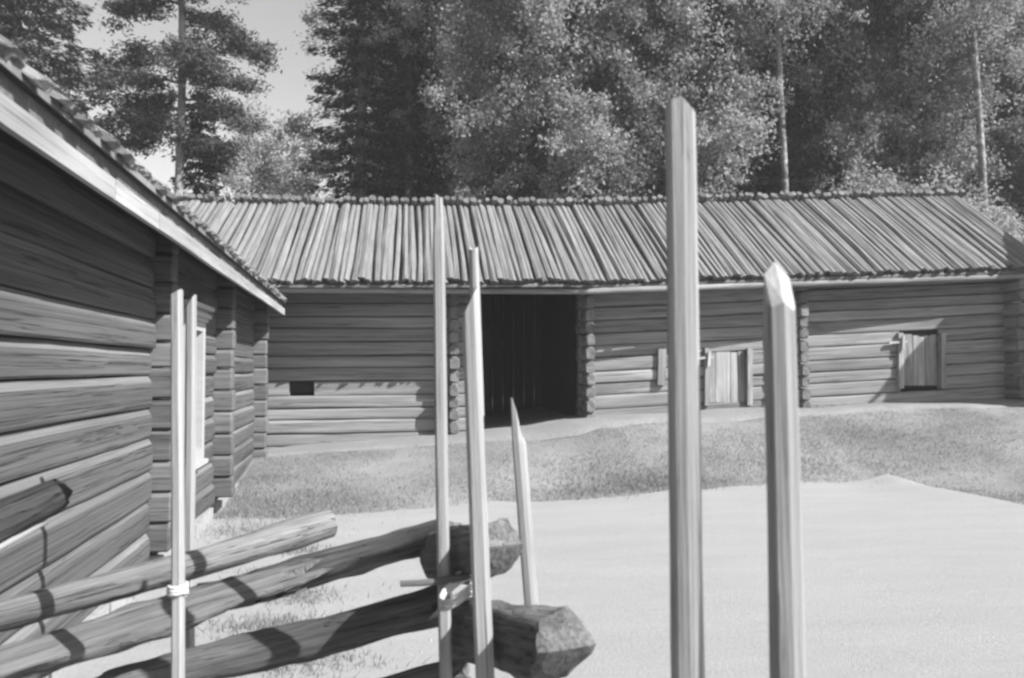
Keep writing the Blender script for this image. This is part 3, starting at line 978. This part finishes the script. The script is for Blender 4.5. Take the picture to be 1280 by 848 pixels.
# ------------------------------------------------------------------ grass blades (stuff)
def blades(name, pts, hmin, hmax, wid, mat):
    n = len(pts)
    hh = rng.uniform(hmin, hmax, n); a = rng.uniform(0, 6.283, n)
    lean = rng.normal(size=(n, 2)) * 0.5
    C = np.array(pts)
    side = np.stack([np.cos(a) * wid, np.sin(a) * wid, np.zeros(n)], 1)
    tip = C + np.stack([lean[:, 0] * hh, lean[:, 1] * hh, hh], 1)
    V = np.stack([C - side, C + side, tip], 1)
    return quads_mesh(name, V, mat, 3)
pts = []
rg = random.Random(4)
HOUSE_DIR = (math.cos(LA), math.sin(LA))
def in_house(x, y):
    dx, dy = x + 1.6, y
    xl = dx * HOUSE_DIR[0] + dy * HOUSE_DIR[1]; yl = -dx * HOUSE_DIR[1] + dy * HOUSE_DIR[0]
    return xl < 0.03 and yl < 12.8
while len(pts) < 150000:
    x = rg.uniform(-5, 11); y = rg.uniform(5.0, 15.5)
    s, t = to_barn(x, y)
    ye = yard_edge(x)
    if y < ye - 0.10 + 0.32 * nz(x, y, 0, 5.0) - 0.5 * (rg.random() ** 9) or t > -0.06 or in_house(x, y): continue
    dens = 0.55 + 0.9 * nz(x, y, 2, 1.1) + 0.5 * nz(x, y, 5, 4)
    if t > -1.1: dens *= 0.25
    if rg.random() > dens: continue
    pts.append((x, y, ground_z(x, y) - 0.005))
o = link('grass', blades('grass', pts, 0.012, 0.035, 0.0045, M_GRASS)); o['kind'] = 'stuff'
# rank tufts: foot of the house, gravel edge, foot of the barn
pts = []
for (cx, cy, r, n) in [(-2.55, 8.2, .35, 900), (-2.75, 9.2, .5, 1500), (-2.9, 9.9, .5, 1500), (-3.3, 11.0, .5, 1200), (0.9, 10.5, .35, 900), (1.5, 10.7, .3, 900), (2.0, 10.9, .4, 900), (1.1, 11.3, .6, 1200),
                       (3.8, 11.6, .7, 1300), (4.8, 12.3, .8, 1300), (4.5, 14.45, .3, 500), (5.4, 14.5, .3, 500), (-1.9, 9.9, .5, 800), (-1.75, 6.6, .18, 500), (-1.9, 7.4, .18, 500), (-1.45, 5.2, .22, 900), (-1.2, 4.6, .25, 900), (-1.55, 5.9, .2, 700)]:
    for k in range(n):
        x = cx + rg.gauss(0, r); y = cy + rg.gauss(0, r * .6)
        if in_house(x, y): continue
        pts.append((x, y, ground_z(x, y)))
o = link('rank_grass', blades('rank_grass', pts, 0.02, 0.075, 0.0045, M_GRASS)); o['kind'] = 'stuff'

# pebbles strewn on the gravel (stuff)
pc = []
while len(pc) < 9000:
    y = 1.2 + 9.5 * rg.random() ** 1.3; x = rg.uniform(-2.2, 6.5)
    if y > yard_edge(x) + 0.05 or in_house(x, y): continue
    pc.append((x, y, ground_z(x, y) + 0.012))
pc = np.array(pc); n = len(pc)
sz = rng.uniform(.002, .0065, n)[:, None] * (1 + 1.2 * (rng.random(n) > .96))[:, None]
a = rng.uniform(0, 6.283, n)
X = np.stack([np.cos(a), np.sin(a), np.zeros(n)], 1) * sz; Y = np.stack([-np.sin(a), np.cos(a), np.zeros(n)], 1) * sz * .75; Z = np.array([0, 0, 1.0]) * sz * .7
tris = []
for p, q in ((X, Y), (Y, -X), (-X, -Y), (-Y, X)):
    tris.append(np.stack([pc + p, pc + q, pc + Z], 1))
o = link('pebbles', quads_mesh('pebbles', np.concatenate(tris), M_STONE, 3)); o['kind'] = 'stuff'

# ------------------------------------------------------------------ trees
def tube(b, pts, rads, n=6, mi=0):
    base = len(b.v)
    for i, p in enumerate(pts):
        tg = (pts[min(i + 1, len(pts) - 1)] - pts[max(i - 1, 0)]).normalized()
        u = tg.cross(Vector((0.3, 1, 0.1))).normalized(); w = tg.cross(u)
        for k in range(n):
            a = 2 * math.pi * k / n
            b.v.append(tuple(p + u * rads[i] * math.cos(a) + w * rads[i] * math.sin(a)))
    for i in range(len(pts) - 1):
        for k in range(n):
            k2 = (k + 1) % n
            b.f.append([base + i * n + k, base + i * n + k2, base + i * n + n + k2, base + i * n + n + k]); b.m.append(mi)

def trunk_pts(H, lean, seed, n=10, wob=0.15):
    return [Vector((lean[0] * t * H + wob * nz(t * 3, seed, 0), lean[1] * t * H + wob * nz(t * 3, seed, 9), H * t)) for t in [i / n for i in range(n + 1)]]

def broadleaf(H, spread, low, seed, bark, leafm, nleaf, lsize, lean=(0, 0), r0=0.16, forms=None):
    rd = random.Random(seed); r = np.random.default_rng(seed)
    b = MB()
    tp = trunk_pts(H, lean, seed)
    tube(b, tp, [r0 * (1 - 0.9 * i / 10) for i in range(11)], 8)
    clumps = []
    nl = 34
    for i in range(nl):
        t = low + (0.97 - low) * (i + rd.random()) / nl
        base = tp[0].lerp(tp[-1], 0) if False else tp[min(9, int(t * 10))].lerp(tp[min(10, int(t * 10) + 1)], t * 10 - int(t * 10))
        q = (t - low) / (1 - low)
        Lr = spread * (0.35 + 1.25 * math.sin(math.pi * min(1, (q * 0.85 + 0.12))) ** 0.8) * rd.uniform(.6, 1.1) * 0.75
        az = i * 2.4 + rd.uniform(-.4, .4)
        up = rd.uniform(0.25, 0.8)
        pts = [base]
        for k in range(1, 5):
            f = k / 4
            pts.append(base + Vector((math.cos(az) * Lr * f, math.sin(az) * Lr * f, Lr * up * f - 0.35 * Lr * f * f)) + Vector((rd.uniform(-.12, .12), rd.uniform(-.12, .12), rd.uniform(-.1, .1))))
        tube(b, pts, [r0 * .32 * (1 - t * .6) * (1 - .22 * k) for k in range(5)], 5)
        for k in range(2, 5):
            for j in range(6):
                c = pts[k] + Vector((rd.gauss(0, .45), rd.gauss(0, .45), rd.gauss(-.12, .42)))
                clumps.append((c, rd.uniform(.14, .36)))
                tube(b, [pts[k], (pts[k] + c) / 2 + Vector((0, 0, .05)), c], [.014, .009, .005], 3)
    clumps.append((tp[-1], .4))
    cc = np.array([tuple(c) for c, _ in clumps]); cr = np.array([q for _, q in clumps])
    idx = r.integers(0, len(cc), nleaf)
    C = cc[idx] + r.normal(size=(nleaf, 3)) * cr[idx][:, None] * np.array([.75, .75, .62])
    A = rand_dirs(nleaf, r); Bv = np.cross(A, rand_dirs(nleaf, r)); Bv /= np.linalg.norm(Bv, axis=1, keepdims=True)
    sz = lsize * r.uniform(.6, 1.3, nleaf)[:, None]
    return b.mesh('trunk', [bark], True), quads_mesh('crown', diamonds(C, A * sz, Bv * sz * .62), leafm)

def spruce(H, spread, low, seed, bark, leafm, whorls=46, dens=1.0, r0=0.18):
    rd = random.Random(seed); r = np.random.default_rng(seed)
    b = MB(); tp = trunk_pts(H, (0, 0), seed, wob=.05)
    tube(b, tp, [r0 * (1 - .93 * i / 10) for i in range(11)], 7)
    Cs, As, Bs = [], [], []
    for i in range(whorls):
        t = low + (0.985 - low) * (i / whorls) ** 0.95
        z = t * H
        Lb = spread * ((1 - t) / (1 - low)) ** 0.75 * rd.uniform(.8, 1.08) + .12
        nb = 7 if Lb > 1 else 5
        for j in range(nb):
            az = 2 * math.pi * (j + rd.random() * .7) / nb + i
            L = Lb * rd.uniform(.65, 1.15)
            dr = np.array([math.cos(az), math.sin(az)])
            f0, f1 = 0.08, 1.0
            ns = int(max(10, 70 * L * dens))
            f = r.uniform(f0, f1, ns)
            droop = -0.42 * L * f + 0.22 * L * f ** 2.5
            lat = r.normal(size=ns) * (0.06 + 0.16 * L * (1 - f) ** .6 * np.minimum(1, f * 4)) * .8
            perp = np.array([-dr[1], dr[0]])
            C = np.stack([dr[0] * L * f + perp[0] * lat, dr[1] * L * f + perp[1] * lat, z + droop - np.abs(r.normal(size=ns)) * .09], 1)
            A = np.stack([dr[0] + perp[0] * lat * 3, dr[1] + perp[1] * lat * 3, np.full(ns, -.35)], 1) + r.normal(size=(ns, 3)) * .28
            A /= np.linalg.norm(A, axis=1, keepdims=True)
            Bv = np.cross(A, np.array([0, 0, 1.0]) + r.normal(size=(ns, 3)) * .5); Bv /= np.linalg.norm(Bv, axis=1, keepdims=True)
            sz = r.uniform(.05, .115, ns)[:, None]
            Cs.append(C); As.append(A * sz); Bs.append(Bv * sz * .34)
            if L > .7:
                p0 = Vector((0, 0, z))
                tube(b, [p0, Vector((dr[0] * L * .5, dr[1] * L * .5, z - .17 * L)), Vector((dr[0] * L, dr[1] * L, z - .2 * L))], [.022, .014, .005], 3)
    V = diamonds(np.concatenate(Cs), np.concatenate(As), np.concatenate(Bs))
    return b.mesh('trunk', [bark], True), quads_mesh('crown', V, leafm)

def pine(H, seed, limbs, r0=0.15):
    """tall pine: bare lower trunk, a few layered boughs; limbs = list of (z, azimuth, length)"""
    rd = random.Random(seed); r = np.random.default_rng(seed)
    b = MB(); tp = trunk_pts(H, (0.004, 0), seed, wob=.08)
    tube(b, tp, [r0 * (1 - .6 * i / 10) for i in range(11)], 8)
    Cs = []
    for (z, az, L) in limbs:
        pts = []
        for k in range(6):
            f = k / 5
            pts.append(Vector((math.cos(az) * L * f, math.sin(az) * L * f, z + .10 * L * f - .38 * L * f * f + .05 * rd.uniform(-1, 1))))
        tube(b, pts, [.045 * (1 - .16 * k) for k in range(6)], 5)
        for k in range(2, 6):
            for j in range(4):
                c = pts[k] + Vector((rd.gauss(0, .28), rd.gauss(0, .28), rd.gauss(.03, .12)))
                tube(b, [pts[k], c], [.014, .005], 3)
                n = 150
                Cs.append(np.array(c) + r.normal(size=(n, 3)) * np.array([.2, .2, .09]))
    C = np.concatenate(Cs); n = len(C)
    A = rand_dirs(n, r); A[:, 2] = A[:, 2] * .7 + .1
    Bv = np.cross(A, rand_dirs(n, r)); Bv /= np.linalg.norm(Bv, axis=1, keepdims=True)
    sz = r.uniform(.05, .10, n)[:, None]
    return b.mesh('trunk', [M_PINEB], True), quads_mesh('crown', diamonds(C, A * sz, Bv * sz * .3), M_PINEN)

KINDS = {}
def kind(k):
    if k in KINDS: return KINDS[k]
    if k == 'birch_a': v = broadleaf(20, 3.0, 0.16, 201, M_BIRCHB, M_LEAF, 75000, .058)
    elif k == 'birch_b': v = broadleaf(18, 2.6, 0.12, 202, M_BIRCHB, M_LEAF, 72000, .058)
    elif k == 'birch_open': v = broadleaf(19, 2.8, 0.30, 203, M_BIRCHB, M_LEAF, 36000, .058, lean=(-0.03, 0), r0=.15)
    elif k == 'birch_bare': v = broadleaf(21, 2.3, 0.42, 207, M_BIRCHB, M_LEAF, 34000, .058, lean=(-0.03, 0), r0=.13)
    elif k == 'aspen': v = broadleaf(15, 2.8, 0.10, 204, M_TRUNK, M_LEAF2, 30000, .07)
    elif k == 'bush': v = broadleaf(7, 2.0, 0.06, 205, M_TRUNK, M_LEAF2, 32000, .065, r0=.07)
    elif k == 'alder': v = broadleaf(16, 2.4, 0.14, 206, M_TRUNK, M_LEAF3, 66000, .058)
    elif k == 'spruce_a': v = spruce(23, 2.2, 0.06, 301, M_TRUNK, M_SPRUCE, dens=1.5)
    elif k == 'spruce_b': v = spruce(20, 2.4, 0.05, 302, M_TRUNK, M_SPRUCE, whorls=42)
    elif k == 'spruce_l': v = spruce(19, 3.6, 0.08, 303, M_TRUNK, M_SPRUC2, whorls=44, dens=1.8)
    elif k == 'spruce_s': v = spruce(10.5, 2.0, 0.08, 304, M_TRUNK, M_SPRUCE, whorls=30, dens=2.4, r0=.1)
    KINDS[k] = v
    return v

NAMES = {'birch_a': ('birch_tree', 'birch'), 'birch_b': ('birch_tree', 'birch'), 'birch_open': ('birch_tree', 'birch'), 'birch_bare': ('birch_tree', 'birch'), 'aspen': ('aspen_tree', 'tree'), 'bush': ('leafy_bush', 'bush'), 'alder': ('alder_tree', 'tree'),
         'spruce_a': ('spruce_tree', 'spruce'), 'spruce_b': ('spruce_tree', 'spruce'), 'spruce_l': ('spruce_tree', 'spruce'), 'spruce_s': ('spruce_tree', 'spruce')}
def tree(k, u, d, label, group, sc_=1.0, rz=None, meshes=None, names=None):
    tm, cm = meshes or kind(k)
    x = (u - 640) / FPX * d
    t = thing((names or NAMES[k])[0], label, (names or NAMES[k])[1], (x, d, ground_z(x, d) - 0.1), random.uniform(0, 6.28) if rz is None else rz, group)
    t.scale = (sc_, sc_, sc_)
    link('trunk', tm, t); link('crown', cm, t)
    return t

GF = 'trees standing close behind the barn'
tree('spruce_l', 12, 22, 'big spruce in the top left corner above the house roof', GF, 1.0, 0.4)
lim = []
for (z, az, L) in [(15.0, 0.2, 2.0), (14.2, 3.0, 1.9), (13.6, 0.1, 2.4), (12.9, 2.9, 2.0), (12.3, 5.8, 2.2), (11.6, 3.4, 1.6), (11.0, 0.3, 2.3), (10.2, 3.0, 2.2), (9.6, 6.0, 1.7), (9.0, 2.8, 1.9), (8.3, 3.3, 1.7), (7.8, 0.4, 1.2), (10.6, 1.5, 1.6), (12.0, 4.6, 1.5), (13.2, 1.6, 1.6), (9.4, 3.6, 2.0), (8.7, 2.5, 2.2), (8.9, 0.2, 1.8), (10.0, 5.2, 1.8), (11.4, 0.9, 1.9)]:
    lim.append((z, az, L))
tree(None, 219, 20.8, 'lone tall pine with a bare trunk against the sky', GF, 0.91, 0.0, meshes=pine(18, 401, lim), names=('pine_tree', 'pine'))
tree('spruce_s', 246, 21.4, 'young dark spruce right beside the bare pine trunk', GF, 0.84)
tree('spruce_l', -55, 24, 'big spruce cut off by the left edge of the view', GF, 0.95, 2.0)
tree('aspen', 312, 22.5, 'pale leafy tree in the gap between pine and dark spruces', GF, 0.53)
tree('aspen', 366, 24, 'pale leafy tree tucked against the left edge of the dark spruces', GF, 0.56)
tree('bush', 170, 22, 'pale bush left of the pine foot over the house roof', GF, 0.8)
tree('bush', 285, 22.5, 'pale bush right of the young spruce above the ridge', GF, 0.66)
tree('bush', 338, 21, 'pale low bush against the sky above the ridge', GF, 0.5)
tree('spruce_a', 450, 23, 'dense dark spruce bounding the open sky, left of a pair', GF, 1.0)
tree('spruce_b', 510, 23.6, 'dense dark spruce, right of a pair beside the birches', GF, 1.02)
tree('birch_a', 640, 23, 'leafy birch behind the thin fence post', GF, 0.9)
tree('birch_b', 690, 22.5, 'leafy birch behind the middle of the barn roof', GF, 0.95)
tree('alder', 722, 23.2, 'leafy alder between the middle birches', GF, 1.05)
tree('birch_a', 790, 24.2, 'leafy birch left of the tallest post tip', GF, 1.0)
tree('birch_b', 858, 23.5, 'leafy birch just behind the tallest post tip', GF, 1.0)
tree('spruce_a', 942, 24.8, 'dark spruce right of the tallest post', GF, 1.05)
tree('birch_bare', 990, 23, 'slim pale trunked birch beside the dark spruce', GF, 1.0, 0.3)
tree('alder', 1066, 25.5, 'leafy alder above the right half of the ridge', GF, 1.05)
tree('birch_b', 1135, 25, 'leafy birch behind the right half of the ridge', GF, 1.05)
tree('birch_bare', 1240, 22.5, 'leaning white birch near the right end of the roof', GF, 1.0, 0.0)
tree('alder', 1196, 26, 'leafy alder left of the leaning white birch', GF, 1.05)
tree('spruce_b', 1290, 29, 'dark spruce at the right edge over the shed', GF, 1.1)
tree('spruce_b', 1020, 28.5, 'dark spruce between the slim birch and the leafy alder', GF, 1.1)
tree('spruce_b', 1172, 30, 'dark spruce left of the leaning white birch', GF, 1.1)
tree('bush', 1105, 22, 'low leafy bush rising over the right end of the ridge', GF, 0.78)
tree('bush', 1245, 21.5, 'low leafy bush between the roof end and the shed', GF, 0.62)
tree('spruce_b', 1380, 25, 'dark spruce beyond the right edge behind the storehouse', GF, 1.0)
GB = 'trees of the wood further back'
rt = random.Random(33)
kinds = ['spruce_a', 'birch_a', 'spruce_b', 'alder', 'birch_b', 'spruce_b']
i = 0
for d in (32, 37, 44):
    u = 485 + rt.uniform(0, 40)
    while u < 1420:
        k = kinds[i % len(kinds)] if rt.random() < .7 else rt.choice(kinds)
        lab = {'s': 'dark spruce in the wood far behind the barn, half hidden by nearer trees', 'b': 'leafy birch in the wood far behind the barn, half hidden by nearer trees', 'a': 'leafy alder in the wood far behind the barn, half hidden by nearer trees'}[k[0]]
        tree(k, u + rt.uniform(-12, 12), d + rt.uniform(-1.5, 1.5), lab, {'s': 'spruces of the wood further back', 'b': 'birches of the wood further back', 'a': 'alders of the wood further back'}[k[0]], rt.uniform(.95, 1.2))
        u += rt.uniform(46, 70); i += 1
for (u, d) in ((-40, 30), (-150, 26), (80, 34)):
    tree('spruce_b', u, d, 'dark spruce behind the house roof, far left', 'spruces of the wood behind the house', .8)

# ------------------------------------------------------------------ thin added volume, imitates film veil and lifts the far blacks
b = MB(); b.box(-950, 950, -950, 950, -2.0, 32.0)
hm = bpy.data.materials.new('film_veil_volume'); hm.use_nodes = True
hn = hm.node_tree
for n in list(hn.nodes): hn.nodes.remove(n)
ho = hn.nodes.new('ShaderNodeOutputMaterial'); hv = hn.nodes.new('ShaderNodeVolumePrincipled')
hv.inputs['Color'].default_value = (0.9, 0.9, 0.9, 1)
hv.inputs['Density'].default_value = 0.0015
hn.links.new(hv.outputs[0], ho.inputs['Volume'])
o = link('film_veil_volume', b.mesh('film_veil_volume', [hm])); o['kind'] = 'stuff'
